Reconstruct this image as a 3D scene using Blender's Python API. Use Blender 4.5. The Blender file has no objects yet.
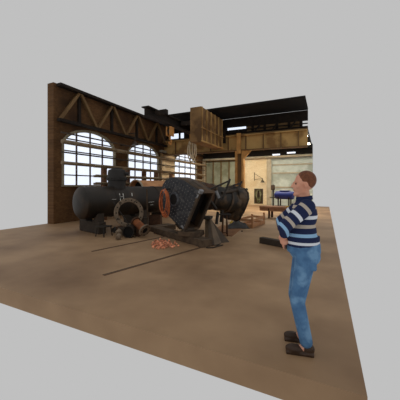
import bpy, bmesh, math, random
from mathutils import Vector, Matrix, Quaternion
random.seed(7)
C = bpy.context.scene.collection
sc = bpy.context.scene

# ------------------------------------------------------------------ camera, sky, light, exposure
FOC, HOR, CAMZ, YAW = 260.0, 186.0, 1.65, math.atan2(125, 260)
cd = bpy.data.cameras.new('camera'); cam = bpy.data.objects.new('camera', cd); C.objects.link(cam)
cd.sensor_width = 36; cd.lens = 36 * FOC / 400; cd.shift_y = -(200 - HOR) / 400
cd.clip_start = 0.05; cd.clip_end = 200
cam.location = (0, 0, CAMZ); cam.rotation_euler = (math.pi / 2, 0, YAW)
sc.camera = cam
w = bpy.data.worlds.new('overcast_sky'); sc.world = w; w.use_nodes = True
w.node_tree.nodes['Background'].inputs[0].default_value = (0.527, 0.527, 0.527, 1)
w.node_tree.nodes['Background'].inputs[1].default_value = 1.0
sc.view_settings.view_transform = 'Standard'
try: sc.view_settings.look = 'None'
except Exception: pass
sc.view_settings.exposure = 0; sc.view_settings.gamma = 1; sc.view_settings.use_curve_mapping = False

CY, SY = math.cos(YAW), math.sin(YAW)
def cw(X, Y, z=0.0): return Vector((X * CY - Y * SY, X * SY + Y * CY, z))      # distance across/ahead of the viewer -> hall axes
def P(px, py, Y): return cw((px - 200) / FOC * Y, Y, CAMZ - (py - HOR) / FOC * Y)
def F(px, py):
    Y = CAMZ * FOC / (py - HOR)
    return cw((px - 200) / FOC * Y, Y, 0)

# ------------------------------------------------------------------ materials
def lin(c):
    return tuple((v / 255 / 12.92) if v / 255 <= .04045 else ((v / 255 + .055) / 1.055) ** 2.4 for v in c) + (1,)
def mat(name, c1, c2=None, scale=6, rough=.7, metal=0., bump=.15, detail=6, lo=.35, hi=.65, c3=None, scale3=1.2, lo3=.5, hi3=.62):
    m = bpy.data.materials.new(name); m.use_nodes = True
    n, l = m.node_tree.nodes, m.node_tree.links
    b = n['Principled BSDF']; b.inputs['Roughness'].default_value = rough; b.inputs['Metallic'].default_value = metal
    b.inputs['Specular IOR Level'].default_value = .35
    tc = n.new('ShaderNodeTexCoord')
    no = n.new('ShaderNodeTexNoise'); no.inputs['Scale'].default_value = scale; no.inputs['Detail'].default_value = detail
    l.new(tc.outputs['Object'], no.inputs['Vector'])
    cr = n.new('ShaderNodeValToRGB'); cr.color_ramp.elements[0].position = lo; cr.color_ramp.elements[1].position = hi
    cr.color_ramp.elements[0].color = lin(c1); cr.color_ramp.elements[1].color = lin(c2 or c1)
    l.new(no.outputs['Fac'], cr.inputs['Fac'])
    out = cr.outputs['Color']
    if c3:
        n3 = n.new('ShaderNodeTexNoise'); n3.inputs['Scale'].default_value = scale3; n3.inputs['Detail'].default_value = 4
        l.new(tc.outputs['Object'], n3.inputs['Vector'])
        r3 = n.new('ShaderNodeMapRange'); r3.inputs['From Min'].default_value = lo3; r3.inputs['From Max'].default_value = hi3
        l.new(n3.outputs['Fac'], r3.inputs['Value'])
        mx = n.new('ShaderNodeMix'); mx.data_type = 'RGBA'
        l.new(r3.outputs['Result'], mx.inputs['Factor']); l.new(out, mx.inputs['A']); mx.inputs['B'].default_value = lin(c3)
        out = mx.outputs['Result']
    l.new(out, b.inputs['Base Color'])
    if bump:
        bp = n.new('ShaderNodeBump'); bp.inputs['Strength'].default_value = bump; bp.inputs['Distance'].default_value = .02
        l.new(no.outputs['Fac'], bp.inputs['Height']); l.new(bp.outputs['Normal'], b.inputs['Normal'])
    return m
def emis(name, c, s):
    m = bpy.data.materials.new(name); m.use_nodes = True
    b = m.node_tree.nodes['Principled BSDF']; b.inputs['Base Color'].default_value = (.6, .6, .6, 1)
    b.inputs['Emission Color'].default_value = lin(c); b.inputs['Emission Strength'].default_value = s
    return m
def brick_mat(name, c1, c2, mortar, scale, axis, rough=.85, bump=.3, grime=None, fac_scale=.7):
    m = bpy.data.materials.new(name); m.use_nodes = True
    n, l = m.node_tree.nodes, m.node_tree.links
    b = n['Principled BSDF']; b.inputs['Roughness'].default_value = rough; b.inputs['Specular IOR Level'].default_value = .2
    tc = n.new('ShaderNodeTexCoord'); mp = n.new('ShaderNodeMapping')
    l.new(tc.outputs['Object'], mp.inputs['Vector'])
    mp.inputs['Rotation'].default_value = (math.pi / 2, 0, 0) if axis == 'x' else (math.pi / 2, 0, math.pi / 2)
    mp.vector_type = 'TEXTURE'
    br = n.new('ShaderNodeTexBrick'); br.inputs['Scale'].default_value = scale
    br.inputs['Color1'].default_value = lin(c1); br.inputs['Color2'].default_value = lin(c2); br.inputs['Mortar'].default_value = lin(mortar)
    br.inputs['Mortar Size'].default_value = .015
    l.new(mp.outputs['Vector'], br.inputs['Vector'])
    out = br.outputs['Color']
    if grime:
        no = n.new('ShaderNodeTexNoise'); no.inputs['Scale'].default_value = fac_scale; no.inputs['Detail'].default_value = 8
        l.new(tc.outputs['Object'], no.inputs['Vector'])
        r3 = n.new('ShaderNodeMapRange'); r3.inputs['From Min'].default_value = .45; r3.inputs['From Max'].default_value = .75
        l.new(no.outputs['Fac'], r3.inputs['Value'])
        mx = n.new('ShaderNodeMix'); mx.data_type = 'RGBA'
        l.new(r3.outputs['Result'], mx.inputs['Factor']); l.new(out, mx.inputs['A']); mx.inputs['B'].default_value = lin(grime)
        out = mx.outputs['Result']
    l.new(out, b.inputs['Base Color'])
    bp = n.new('ShaderNodeBump'); bp.inputs['Strength'].default_value = bump; bp.inputs['Distance'].default_value = .01
    l.new(br.outputs['Fac'], bp.inputs['Height']); bp.invert = True; l.new(bp.outputs['Normal'], b.inputs['Normal'])
    return m

M = {
 'floor': mat('dusty_concrete', (154, 123, 91), (170, 138, 104), 1.3, .6, bump=.05, c3=(128, 99, 71), scale3=.55, lo3=.45, hi3=.7),
 'brick_dark': brick_mat('sooty_brown_brick', (112, 80, 50), (94, 66, 40), (80, 58, 38), 4.2, 'y', grime=(56, 38, 24)),
 'brick_cream': brick_mat('cream_painted_brick', (236, 220, 188), (226, 208, 172), (196, 176, 140), 3.2, 'x', grime=(206, 180, 138)),
 'pier': mat('cream_limewash', (226, 202, 164), (206, 178, 138), 2, .8, c3=(170, 136, 94)),
 'plaster_grey': mat('pale_grey_green_plaster', (176, 186, 178), (192, 200, 192), 2.5, .85, bump=.05, c3=(158, 166, 156)),
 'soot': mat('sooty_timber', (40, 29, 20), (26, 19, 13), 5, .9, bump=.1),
 'roof': mat('soot_and_shade_boards', (26, 20, 15), (18, 14, 11), 4, .95, bump=.1),  # sooty roof tone; on the upper back wall it stands in for shade
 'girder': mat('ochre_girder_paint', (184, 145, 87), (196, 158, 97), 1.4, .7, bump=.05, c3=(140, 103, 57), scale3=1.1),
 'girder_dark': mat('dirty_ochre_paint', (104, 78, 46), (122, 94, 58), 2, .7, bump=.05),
 'chafe': mat('rubbed_plate_edge', (88, 90, 94), (52, 54, 58), 16, .5, .2),
 'fin': mat('brown_fin_steel', (104, 86, 66), (84, 69, 52), 6, .6),
 'fin_dark': mat('dark_fin_steel', (74, 60, 45), (58, 47, 36), 6, .6),
 'crane': mat('brown_crane_paint', (124, 92, 54), (140, 106, 64), 2, .7, bump=.05, c3=(96, 68, 38)),
 'column': mat('ochre_column_paint', (206, 152, 86), (172, 124, 68), 3, .7),
 'trim_pale': mat('pale_post_paint', (176, 166, 146), (160, 148, 124), 4, .7),
 'door_panel': mat('grey_green_door_panels', (150, 154, 134), (136, 140, 120), 1.5, .7, bump=.03, c3=(118, 120, 98)),
 'door_frame': mat('brown_door_stiles', (112, 92, 60), (94, 76, 48), 4, .7),
 'glow': emis('daylit_glass', (228, 238, 255), 1.05),
 'skylight': emis('daylit_roof_glass', (255, 244, 222), 6.0), 'fill_front': emis('added_floor_fill', (255, 244, 222), 17.0),  # the second, stronger glow is an added fill for the floor
 'win_frame': mat('pale_window_paint', (150, 140, 116), (130, 118, 94), 6, .7),
 'bar': mat('brown_glazing_bar', (104, 92, 84), (90, 78, 70), 6, .7),
 'pipe': mat('dusty_pipe', (140, 122, 96), (112, 94, 70), 4, .6),
 'pipe_dark': mat('dark_pipe', (72, 58, 44), (58, 46, 36), 4, .6),
 'rack': mat('rusty_brown_rack', (118, 80, 52), (92, 62, 42), 6, .75),
 'boiler': mat('black_boiler_plate', (33, 27, 21), (42, 34, 26), 2.2, .5, .0, bump=.08, c3=(56, 43, 31), scale3=1.3),
 'dome': mat('charcoal_dome', (36, 33, 31), (46, 43, 40), 4, .6, bump=.1),
 'chalk': mat('white_chalk', (210, 208, 200), (190, 188, 180), 30, .9),
 'tan_barrel': mat('tan_primer', (214, 160, 114), (196, 142, 98), 2, .7, c3=(172, 120, 82)),
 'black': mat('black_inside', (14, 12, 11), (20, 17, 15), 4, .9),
 'ring': mat('dusty_grey_steel', (134, 116, 96), (104, 88, 70), 6, .7, bump=.2),
 'rust': mat('orange_rust', (150, 88, 48), (112, 64, 36), 8, .85, bump=.2),
 'rust_dark': mat('dark_rust', (86, 58, 38), (66, 44, 30), 8, .85, bump=.2),
 'dark_steel': mat('dark_steel', (36, 32, 28), (52, 45, 37), 6, .55, .2, bump=.15),
 'plate': mat('blue_black_plate', (30, 32, 38), (54, 55, 58), 9, .4, .2, bump=.2, c3=(104, 102, 100), scale3=3.4, lo3=.55, hi3=.74),
 'shell': mat('scaled_brown_shell', (78, 66, 54), (58, 49, 41), 5, .65, .1, bump=.2, c3=(98, 76, 54), scale3=2.0),
 'shell_black': mat('oily_black_casing', (28, 25, 22), (42, 37, 31), 5, .45, .2, bump=.15, c3=(84, 66, 47), scale3=3.0, lo3=.48),
 'stud': mat('worn_stud_heads', (128, 124, 120), (88, 84, 80), 5, .5, .2, bump=.0),
 'worn': mat('chafed_steel', (150, 152, 154), (112, 112, 114), 14, .6, .1),
 'hose': mat('orange_hose', (206, 116, 68), (166, 84, 46), 10, .55, bump=.0),
 'timber': mat('oily_grey_timber', (96, 78, 60), (70, 56, 43), 5, .85, bump=.3),
 'timber_dark': mat('tarred_timber', (66, 56, 46), (54, 45, 37), 5, .85, bump=.3),
 'wood': mat('bare_wood', (186, 138, 96), (164, 116, 78), 6, .8, bump=.2),
 'bench': mat('brown_bench_boards', (158, 112, 80), (136, 94, 66), 5, .75, bump=.2),
 'copper': mat('bright_copper', (238, 172, 136), (226, 142, 104), 20, .4, .0, bump=.0),
 'rust_sheet': mat('rusty_sheet', (150, 106, 70), (128, 88, 58), 3, .8, bump=.1),
 'tarp': mat('slate_tarpaulin', (74, 72, 70), (58, 55, 53), 6, .6, bump=.3),
 'bolt_of_blue': mat('royal_blue_paint', (30, 48, 124), (24, 40, 104), 4, .45, bump=.05),
 'green': mat('faded_green_rubber', (112, 116, 78), (92, 96, 62), 8, .7),
 'lamp_shade': mat('dark_bronze_enamel', (78, 66, 42), (64, 54, 36), 8, .5),
 'rope': mat('pale_sling', (232, 216, 186), (206, 188, 156), 12, .9),
 'hook': mat('ochre_hook_block', (206, 146, 80), (176, 120, 62), 6, .6),
 'rail': mat('rail_steel', (104, 78, 56), (90, 66, 46), 5, .6, .1),
 'yellow': mat('yellow_paint', (200, 166, 62), (182, 148, 52), 6, .7),
 'skin': mat('skin', (226, 166, 138), (216, 152, 124), 9, .55, bump=.0),
 'hair': mat('red_brown_hair', (128, 74, 44), (98, 56, 34), 40, .6, bump=.4),
 'eye': mat('dark_eye', (40, 30, 26), (30, 22, 20), 9, .3, bump=0),
 'lip': mat('lip', (188, 112, 98), (180, 104, 92), 9, .5, bump=0),
 'jeans': mat('blue_denim', (86, 128, 168), (70, 108, 148), 14, .85, bump=.15, c3=(112, 152, 188), scale3=6),
 'leather': mat('brown_leather', (70, 50, 36), (56, 40, 28), 10, .5),
}
def vary(m, lo, hi):
    "each piece of a heap has its own tone"
    n, l = m.node_tree.nodes, m.node_tree.links
    b = n['Principled BSDF']; src = b.inputs['Base Color'].links[0].from_socket
    oi = n.new('ShaderNodeObjectInfo'); mr = n.new('ShaderNodeMapRange'); mr.inputs['To Min'].default_value = lo; mr.inputs['To Max'].default_value = hi
    l.new(oi.outputs['Random'], mr.inputs['Value'])
    hs = n.new('ShaderNodeHueSaturation'); l.new(mr.outputs['Result'], hs.inputs['Value']); l.new(src, hs.inputs['Color']); l.new(hs.outputs['Color'], b.inputs['Base Color'])
vary(M['copper'], .45, 1.35)
def stripe_mat(name, direction, off, span, stops):
    m = bpy.data.materials.new(name); m.use_nodes = True
    n, l = m.node_tree.nodes, m.node_tree.links
    b = n['Principled BSDF']; b.inputs['Roughness'].default_value = .9; b.inputs['Specular IOR Level'].default_value = .15
    tc = n.new('ShaderNodeTexCoord'); d = n.new('ShaderNodeVectorMath'); d.operation = 'DOT_PRODUCT'
    l.new(tc.outputs['Object'], d.inputs[0]); d.inputs[1].default_value = direction
    r = n.new('ShaderNodeMapRange'); r.inputs['From Min'].default_value = off; r.inputs['From Max'].default_value = off + span
    l.new(d.outputs['Value'], r.inputs['Value'])
    cr = n.new('ShaderNodeValToRGB'); cr.color_ramp.interpolation = 'CONSTANT'
    e = cr.color_ramp.elements
    for i, (p, c) in enumerate(stops):
        el = e[i] if i < 2 else e.new(p)
        el.position = p; el.color = lin(c)
    l.new(r.outputs['Result'], cr.inputs['Fac']); l.new(cr.outputs['Color'], b.inputs['Base Color'])
    return m

# ------------------------------------------------------------------ mesh helpers
BASE = {}
def bmn(): return bmesh.new()
def _place(bm, verts, mtx):
    bmesh.ops.transform(bm, matrix=mtx, verts=verts)
def frame(p, q, up=Vector((0, 0, 1))):
    z = (q - p).normalized()
    if abs(z.dot(up)) > .98: up = Vector((1, 0, 0)) if abs(z.x) < .9 else Vector((0, 1, 0))
    x = up.cross(z).normalized(); y = z.cross(x)
    return Matrix((x, y, z)).transposed().to_4x4()
def box(bm, lo, hi):
    lo, hi = Vector(lo), Vector(hi)
    r = bmesh.ops.create_cube(bm, size=1)['verts']
    s = hi - lo
    _place(bm, r, Matrix.Translation((lo + hi) / 2) @ Matrix.Diagonal((abs(s.x), abs(s.y), abs(s.z), 1)))
    return bm
def bar(bm, p, q, wx, wy, up=Vector((0, 0, 1))):
    "box from p to q; wy is its size along up, wx across"
    p, q = Vector(p), Vector(q)
    r = bmesh.ops.create_cube(bm, size=1)['verts']
    _place(bm, r, Matrix.Translation((p + q) / 2) @ frame(p, q, up) @ Matrix.Diagonal((wx, wy, (q - p).length, 1)))
    return bm
def tube(bm, p, q, r1, r2=None, n=20, caps=True):
    p, q = Vector(p), Vector(q)
    r = bmesh.ops.create_cone(bm, cap_ends=caps, segments=n, radius1=r1, radius2=r1 if r2 is None else r2, depth=(q - p).length)['verts']
    _place(bm, r, Matrix.Translation((p + q) / 2) @ frame(p, q))
    return bm
def ball(bm, c, r, n=12, scale=(1, 1, 1), rot=None):
    v = bmesh.ops.create_uvsphere(bm, u_segments=n * 2, v_segments=n, radius=r)['verts']
    _place(bm, v, Matrix.Translation(Vector(c)) @ (rot or Matrix.Identity(4)) @ Matrix.Diagonal((*scale, 1)))
    return bm
def path(bm, pts, r, n=8, closed=False):
    pts = [Vector(p) for p in pts]; N = len(pts); rings = []
    up = Vector((.13, .21, 1)).normalized()
    for i, p in enumerate(pts):
        a = pts[(i - 1) % N] if (closed or i > 0) else p
        b = pts[(i + 1) % N] if (closed or i < N - 1) else p
        f = frame(a, b, up)
        rings.append([bm.verts.new(p + (f @ Vector((r * math.cos(2 * math.pi * k / n), r * math.sin(2 * math.pi * k / n), 0)))) for k in range(n)])
    for i in range(N if closed else N - 1):
        A, B = rings[i], rings[(i + 1) % N]
        for k in range(n): bm.faces.new((A[k], A[(k + 1) % n], B[(k + 1) % n], B[k]))
    if not closed:
        bm.faces.new(rings[0][::-1]); bm.faces.new(rings[-1])
    return bm
def lathe(bm, o, axis, prof, n=32, closed=False):
    "prof: (radius, height) along axis from o"
    o = Vector(o); f = frame(o, o + Vector(axis)); rings = []
    for r, h in prof:
        rings.append([bm.verts.new(o + f @ Vector((r * math.cos(2 * math.pi * k / n), r * math.sin(2 * math.pi * k / n), h))) for k in range(n)])
    m = len(rings)
    for i in range(m if closed else m - 1):
        A, B = rings[i], rings[(i + 1) % m]
        for k in range(n): bm.faces.new((A[k], A[(k + 1) % n], B[(k + 1) % n], B[k]))
    if not closed:
        bm.faces.new(rings[0][::-1]); bm.faces.new(rings[-1])
    return bm
def prism(bm, poly, ext, cap0=True, cap1=True, sides=None):
    poly = [Vector(p) for p in poly]; ext = Vector(ext)
    a = [bm.verts.new(p) for p in poly]; b = [bm.verts.new(p + ext) for p in poly]; n = len(poly)
    if cap0: bm.faces.new(a[::-1])
    if cap1: bm.faces.new(b)
    for k in range(n):
        if sides is None or k in sides: bm.faces.new((a[k], a[(k + 1) % n], b[(k + 1) % n], b[k]))
    return bm
def mesh(name, bm, m, base, bevel=0, smooth=True, solid=0):
    bmesh.ops.recalc_face_normals(bm, faces=bm.faces)
    bmesh.ops.translate(bm, vec=-Vector(base), verts=bm.verts)
    me = bpy.data.meshes.new(name); bm.to_mesh(me); bm.free()
    me.materials.append(m)
    if smooth:
        for p in me.polygons: p.use_smooth = True
        me.set_sharp_from_angle(angle=math.radians(38))
    o = bpy.data.objects.new(name, me); C.objects.link(o)
    if solid:
        md = o.modifiers.new('thick', 'SOLIDIFY'); md.thickness = solid; md.offset = 0
    if bevel:
        md = o.modifiers.new('edge', 'BEVEL'); md.width = bevel; md.segments = 2; md.limit_method = 'ANGLE'
    return o
def tag(o, label, cat, group=None, kind=None):
    o['label'] = label; o['category'] = cat
    if group: o['group'] = group
    if kind: o['kind'] = kind
    return o
def thing(name, label, cat, base, group=None):
    o = bpy.data.objects.new(name, None); C.objects.link(o); o.location = base; o.empty_display_size = .1
    BASE[o.name] = Vector(base); return tag(o, label, cat, group)
def part(name, bm, m, parent, label=None, **k):
    b = BASE[parent.name]; o = mesh(name, bm, m, b, **k); o.parent = parent; BASE[o.name] = b
    if label: o['label'] = label
    return o
def parts(name, bm, m, parent, **k):
    "every loose piece of bm becomes a part of its own"
    bm.verts.ensure_lookup_table(); seen, out = set(), []
    for v0 in list(bm.verts):
        if v0 in seen: continue
        st, isl = [v0], []
        seen.add(v0)
        while st:
            v = st.pop(); isl.append(v)
            for e in v.link_edges:
                o = e.other_vert(v)
                if o not in seen: seen.add(o); st.append(o)
        b = bmesh.new(); mp = {v: b.verts.new(v.co) for v in isl}
        for f in {f for v in isl for f in v.link_faces}: b.faces.new([mp[v] for v in f.verts])
        out.append(part(name, b, m, parent, **k))
    bm.free()
    return out
def single(name, bm, m, label, cat, base, group=None, **k):
    o = mesh(name, bm, m, base, **k); o.location = base; BASE[o.name] = Vector(base); return tag(o, label, cat, group)
def struct(name, bm, m, label=None, cat=None, **k):
    o = mesh(name, bm, m, (0, 0, 0), **k); o['kind'] = 'structure'; BASE[o.name] = Vector((0, 0, 0))
    if label: o['label'] = label; o['category'] = cat
    return o

# ------------------------------------------------------------------ setting: floor, walls, roof
WX, BY, GY = -10.6, 22.7, 16.0
WS = 10.6 / 9.0
def wz(z): return 1.65 + (z - 1.65) * WS
TOP = 6.15
struct('floor', box(bmn(), (WX - .4, 2.4, -.25), (.3, BY + .4, 0)), M['floor'], 'dusty brown concrete workshop floor', 'floor')

WINS = [(7.85, 11.05), (12.1, 15.3), (17.4, 21.3)]
SILL, SPRING = 1.7, 3.5
def arch(y0, y1, spring, n=20, rise=.86):
    c, r = (y0 + y1) / 2, (y1 - y0) / 2
    return [(c + r * math.cos(math.pi * k / n), spring + rise * math.sin(math.pi * k / n)) for k in range(n + 1)]
def wall_left():
    bm = bmn(); x0, x1 = WX - .4, WX
    ys = [7.4] + [v for w_ in WINS for v in w_] + [BY + .4]
    for i in range(0, len(ys), 2): box(bm, (x0, ys[i], 0), (x1, ys[i + 1], TOP))
    for y0, y1 in WINS:
        box(bm, (x0, y0, 0), (x1, y1, SILL))
        poly = [(y1, TOP)] + arch(y0, y1, SPRING) + [(y0, TOP)]
        # spandrel as strips so every face stays convex
        a = arch(y0, y1, SPRING)
        for (ya, za), (yb, zb) in zip(a, a[1:]):
            prism(bm, [(x0, ya, za), (x0, ya, TOP), (x0, yb, TOP), (x0, yb, zb)], (.4, 0, 0))
    bmesh.ops.remove_doubles(bm, verts=bm.verts, dist=1e-5)
    return bm
struct('wall_left', wall_left(), M['brick_dark'], 'sooty brown brick wall with tall arched windows', 'wall', smooth=False)
for i, (y0, y1) in enumerate(WINS):
    lab = ['arched window cut off at the edge of the picture, above the black dome', 'arched multi-pane window above the tan open barrel', 'bright window behind the hanging slings'][i]
    a = arch(y0, y1, SPRING)
    xf = WX - .12
    # pale surround
    bm = bmn()
    outl = [(y1, SILL)] + a + [(y0, SILL)]
    path(bm, [(WX - .02, y, z) for y, z in outl], .075, 6)
    f = struct('window_%d' % (i + 1), bm, M['win_frame'], lab, 'window')
    bm = bmn(); a2 = arch(y0, y1, SPRING)
    prism(bm, [(xf - .05, y, z) for y, z in ([(y1, SILL)] + a2 + [(y0, SILL)])], (.02, 0, 0))
    part('window_pane', bm, M['glow'], f)
    bm = bmn()
    for k in range(1, 4):
        y = y0 + (y1 - y0) * k / 4
        box(bm, (xf - .02, y - .035, SILL), (xf + .03, y + .035, SPRING + .86 * math.sqrt(max(0, 1 - ((k - 2) / 2) ** 2))))
    for k in range(4):
        z = SILL + .56 * (k + 1) - .1
        box(bm, (xf - .02, y0, z - .028), (xf + .03, y1, z + .028))
    parts('glazing_bar', bm, M['bar'], f, smooth=False)
    bm = bmn(); box(bm, (WX - .1, y0 - .1, SILL - .08), (WX + .1, y1 + .1, SILL))
    part('window_sill', bm, M['win_frame'], f)

# pale pier between second and third window
struct('trim_1', box(bmn(), (WX, 15.5, 0), (WX + .14, 17.25, 4.05)), M['pier'], 'pale plastered pier between two windows', 'pier')
struct('trim_2', box(bmn(), (WX, 15.4, 4.05), (WX + .22, 17.35, 4.2)), M['trim_pale'], 'pale ledge on top of the pier', 'ledge')

# back wall: big doors, cream brick bay, grey bay
bx0 = WX - .4
def bpx(px):                                  # where a line of sight meets the back wall
    u = px - 200
    return BY * ((u / FOC * CY - SY) / (CY + SY * u / FOC))
WT = 4.05
D0, D1 = bpx(205.5), bpx(237)
E0, E1 = bpx(245.5), bpx(271)
XR = -.9
bm = bmn()
box(bm, (D1, BY, 0), (E1, BY + .4, WT))
struct('wall_back', bm, M['brick_cream'], 'cream painted brick wall with a lamp bracket', 'wall', smooth=False)
struct('wall_right', box(bmn(), (E1, BY + .15, 0), (XR, BY + .5, WT)), M['plaster_grey'], 'pale grey-green plastered wall bay behind the blue tank', 'wall', smooth=False)
struct('wall_upper', box(bmn(), (bx0, BY, WT), (XR, BY + .4, 5.05)), M['roof'], 'boarding above the pale wall, shade put into its colour', 'wall', smooth=False)  # shade of the recess under the girder is put into this near-black colour
struct('wall_corner', box(bmn(), (bx0, BY, 0), (D0, BY + .4, WT)), M['trim_pale'], 'narrow pale wall strip beside the big doors', 'wall', smooth=False)
# big sliding doors
bm = bmn(); box(bm, (D0, BY + .1, 0), (D1, BY + .2, WT))
door = struct('door_1', bm, M['door_panel'], 'tall grey-green panelled workshop doors', 'door', smooth=False)
bm = bmn(); n = 4
for k in range(n + 1):
    x = D0 + (D1 - D0) * k / n
    box(bm, (x - .06, BY + .02, 0), (x + .06, BY + .1, WT))
for z in (.1, 1.4, WT - .1): box(bm, (D0, BY + .04, z - .05), (D1, BY + .1, z + .05))
parts('door_stile', bm, M['door_frame'], door, smooth=False)
for k, (a, b) in enumerate(((200.8, 204.8), (236.5, 240.5), (267, 271.5))):
    struct('trim_%d' % (k + 3), box(bmn(), (bpx(a), BY - .12, 0), (bpx(b), BY, WT)), M['trim_pale'],
           ['pale post at the corner left of the big doors', 'pale post right of the big doors', 'pale pilaster between brick and plaster bays'][k], 'post')
struct('trim_6', tube(bmn(), (WX + .1, BY - .2, 4.12), (XR, BY - .2, 4.12), .1, n=12), M['trim_pale'], 'long pale pipe along the top of the back wall', 'pipe')
bm = bmn()
for z in (3.45, 2.75, 1.55):
    box(bm, (E1 + .1, BY + .09, z - .05), (XR, BY + .15, z + .05))
struct('trim_7', bm, M['trim_pale'], 'faint pale ledges across the plastered bay', 'ledge')
# roof-light slits in the shade-coloured boarding
for k, (a, b, z) in enumerate(((272.5, 280, 4.30), (287, 295.5, 4.40))):
    x0, x1 = bpx(a), bpx(b)
    struct('window_%d' % (k + 4), box(bmn(), (x0, BY - .03, z - .05), (x1, BY + .01, z + .07)), M['glow'],
           ['small bright slit window above the pilaster', 'small bright slit window above the blue tank'][k], 'window')
# aisle roof with its roof light
bm = bmn()
prism(bm, [(bx0, GY + .25, 4.95), (bx0, GY + .25, 5.05), (bx0, BY + .4, 4.8), (bx0, BY + .4, 4.7)], (XR - bx0, 0, 0))
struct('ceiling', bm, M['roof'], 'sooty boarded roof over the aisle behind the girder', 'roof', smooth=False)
bm = bmn(); box(bm, (WX + .8, 20.4, 4.76), (XR - .1, 21.2, 4.79))
struct('window_6', bm, M['skylight'], 'long roof light over the far side of the aisle', 'roof light', smooth=False)
struct('window_7', box(bmn(), (WX + 3.5, 16.9, 4.86), (XR - .1, 18.2, 4.89)), M['fill_front'], 'added glow panel hidden just behind the ochre girder', 'roof light', smooth=False)  # added unseen emitter, brightens the floor in front of the girder

# ------------------------------------------------------------------ runway girder, columns, clerestory
def gpx(px, y=GY):
    u = px - 200
    return y * ((u / FOC * CY - SY) / (CY + SY * u / FOC))
gz0, gz1 = 3.88, 4.86
g = thing('runway_girder', 'long ochre plate girder spanning the hall above the big doors', 'girder', (WX, GY, gz0))
part('web', box(bmn(), (WX + .02, GY, gz0 + .05), (XR, GY + .05, gz1 - .05)), M['girder'], g, smooth=False)
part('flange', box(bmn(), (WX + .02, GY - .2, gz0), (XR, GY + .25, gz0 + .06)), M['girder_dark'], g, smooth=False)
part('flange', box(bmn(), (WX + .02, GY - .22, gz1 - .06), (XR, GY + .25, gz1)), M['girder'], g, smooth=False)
bm = bmn()
for k in range(8):
    x = gpx(176 + k * 17.5)
    box(bm, (x - .025, GY - .12, gz0 + .06), (x + .025, GY, gz1 - .06))
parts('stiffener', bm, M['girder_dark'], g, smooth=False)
r_ = single('crane_rail', box(bmn(), (WX + .02, GY - .06, gz1), (XR, GY + .06, gz1 + .1)), M['girder_dark'], 'crane rail running along the top of the ochre girder', 'rail', (WX, GY, gz1))
# column
cx = gpx(240)
col = thing('steel_column', 'riveted ochre steel column standing under the girder', 'column', (cx, GY, 0))
bm = bmn(); box(bm, (cx - .28, GY - .16, 0), (cx - .14, GY + .16, gz0)); box(bm, (cx + .14, GY - .16, 0), (cx + .28, GY + .16, gz0))
parts('flange', bm, M['column'], col, smooth=False)
part('web', box(bmn(), (cx - .14, GY - .02, 0), (cx + .14, GY + .06, gz0)), M['girder_dark'], col, smooth=False)
bm = bmn()
for k in range(9):
    z = .25 + k * .4
    for s in (-.21, .21):
        ball(bm, (cx + s, GY - .165, z), .03, 5); ball(bm, (cx + s, GY - .165, z + .2), .03, 5)
part('rivet', bm, M['column'], col)
part('bracket', prism(bmn(), [(cx + .28, GY - .08, gz0), (cx + .75, GY - .08, gz0), (cx + .28, GY - .08, gz0 - .5)], (0, .16, 0)), M['column'], col, smooth=False)
bm = bmn(); box(bm, (cx - .13, GY - .3, gz0 - .2), (cx + .13, GY - .23, gz1 + .1)); bm.verts.ensure_lookup_table()
part('head_plate', bm, M['column'], col, smooth=False)
# clerestory above girder
cl = thing('clerestory', 'sooty timber clerestory with bright gaps above the ochre girder', 'clerestory', (WX, GY + .5, gz1 + .1))
bm = bmn()
box(bm, (bx0 + .4, GY + .45, gz1 + .1), (XR, GY + .55, gz1 + .26)); box(bm, (bx0 + .4, GY + .45, 5.5), (XR, GY + .55, 6.1))
for k in range(12):
    x = gpx(164 + k * 12.4); box(bm, (x - .08, GY + .44, gz1 + .1), (x + .08, GY + .56, 5.5))
parts('frame', bm, M['soot'], cl, smooth=False)
def cl_panel(a, b, m, nm, z0=gz1 + .26):
    part(nm, box(bmn(), (gpx(a, GY + .5), GY + .48, z0), (gpx(b, GY + .5), GY + .5, 5.5)), m, cl, smooth=False)
cl_panel(150, 171, M['soot'], 'board'); cl_panel(171, 184, M['glow'], 'pane', 5.0); cl_panel(184, 198, M['soot'], 'board'); cl_panel(198, 206, M['glow'], 'pane')
cl_panel(206, 227, M['soot'], 'board'); cl_panel(227, 247, M['soot'], 'board'); part('pane', box(bmn(), (gpx(227.5, GY + .4), GY + .41, 5.34), (gpx(246, GY + .4), GY + .43, 5.5)), M['glow'], cl, smooth=False); cl_panel(247, 301, M['girder_dark'], 'board')
bm = bmn()
for z in (5.12, 5.3): box(bm, (gpx(227), GY + .3, z - .03), (XR, GY + .36, z + .03))
parts('rail', bm, M['soot'], cl, smooth=False)
bm = bmn()
for a in (252, 270, 288):
    bar(bm, (gpx(a), GY + .2, gz1 + .1), (gpx(a + 9), GY + .2, 5.6), .08, .08)
parts('brace', bm, M['soot'], cl, smooth=False)

struct('ceiling_valley', box(bmn(), (WX - .4, 14.2, 6.15), (XR, GY + .6, 6.25)), M['roof'], 'sooty roof boarding above the clerestory', 'roof', smooth=False)
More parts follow.
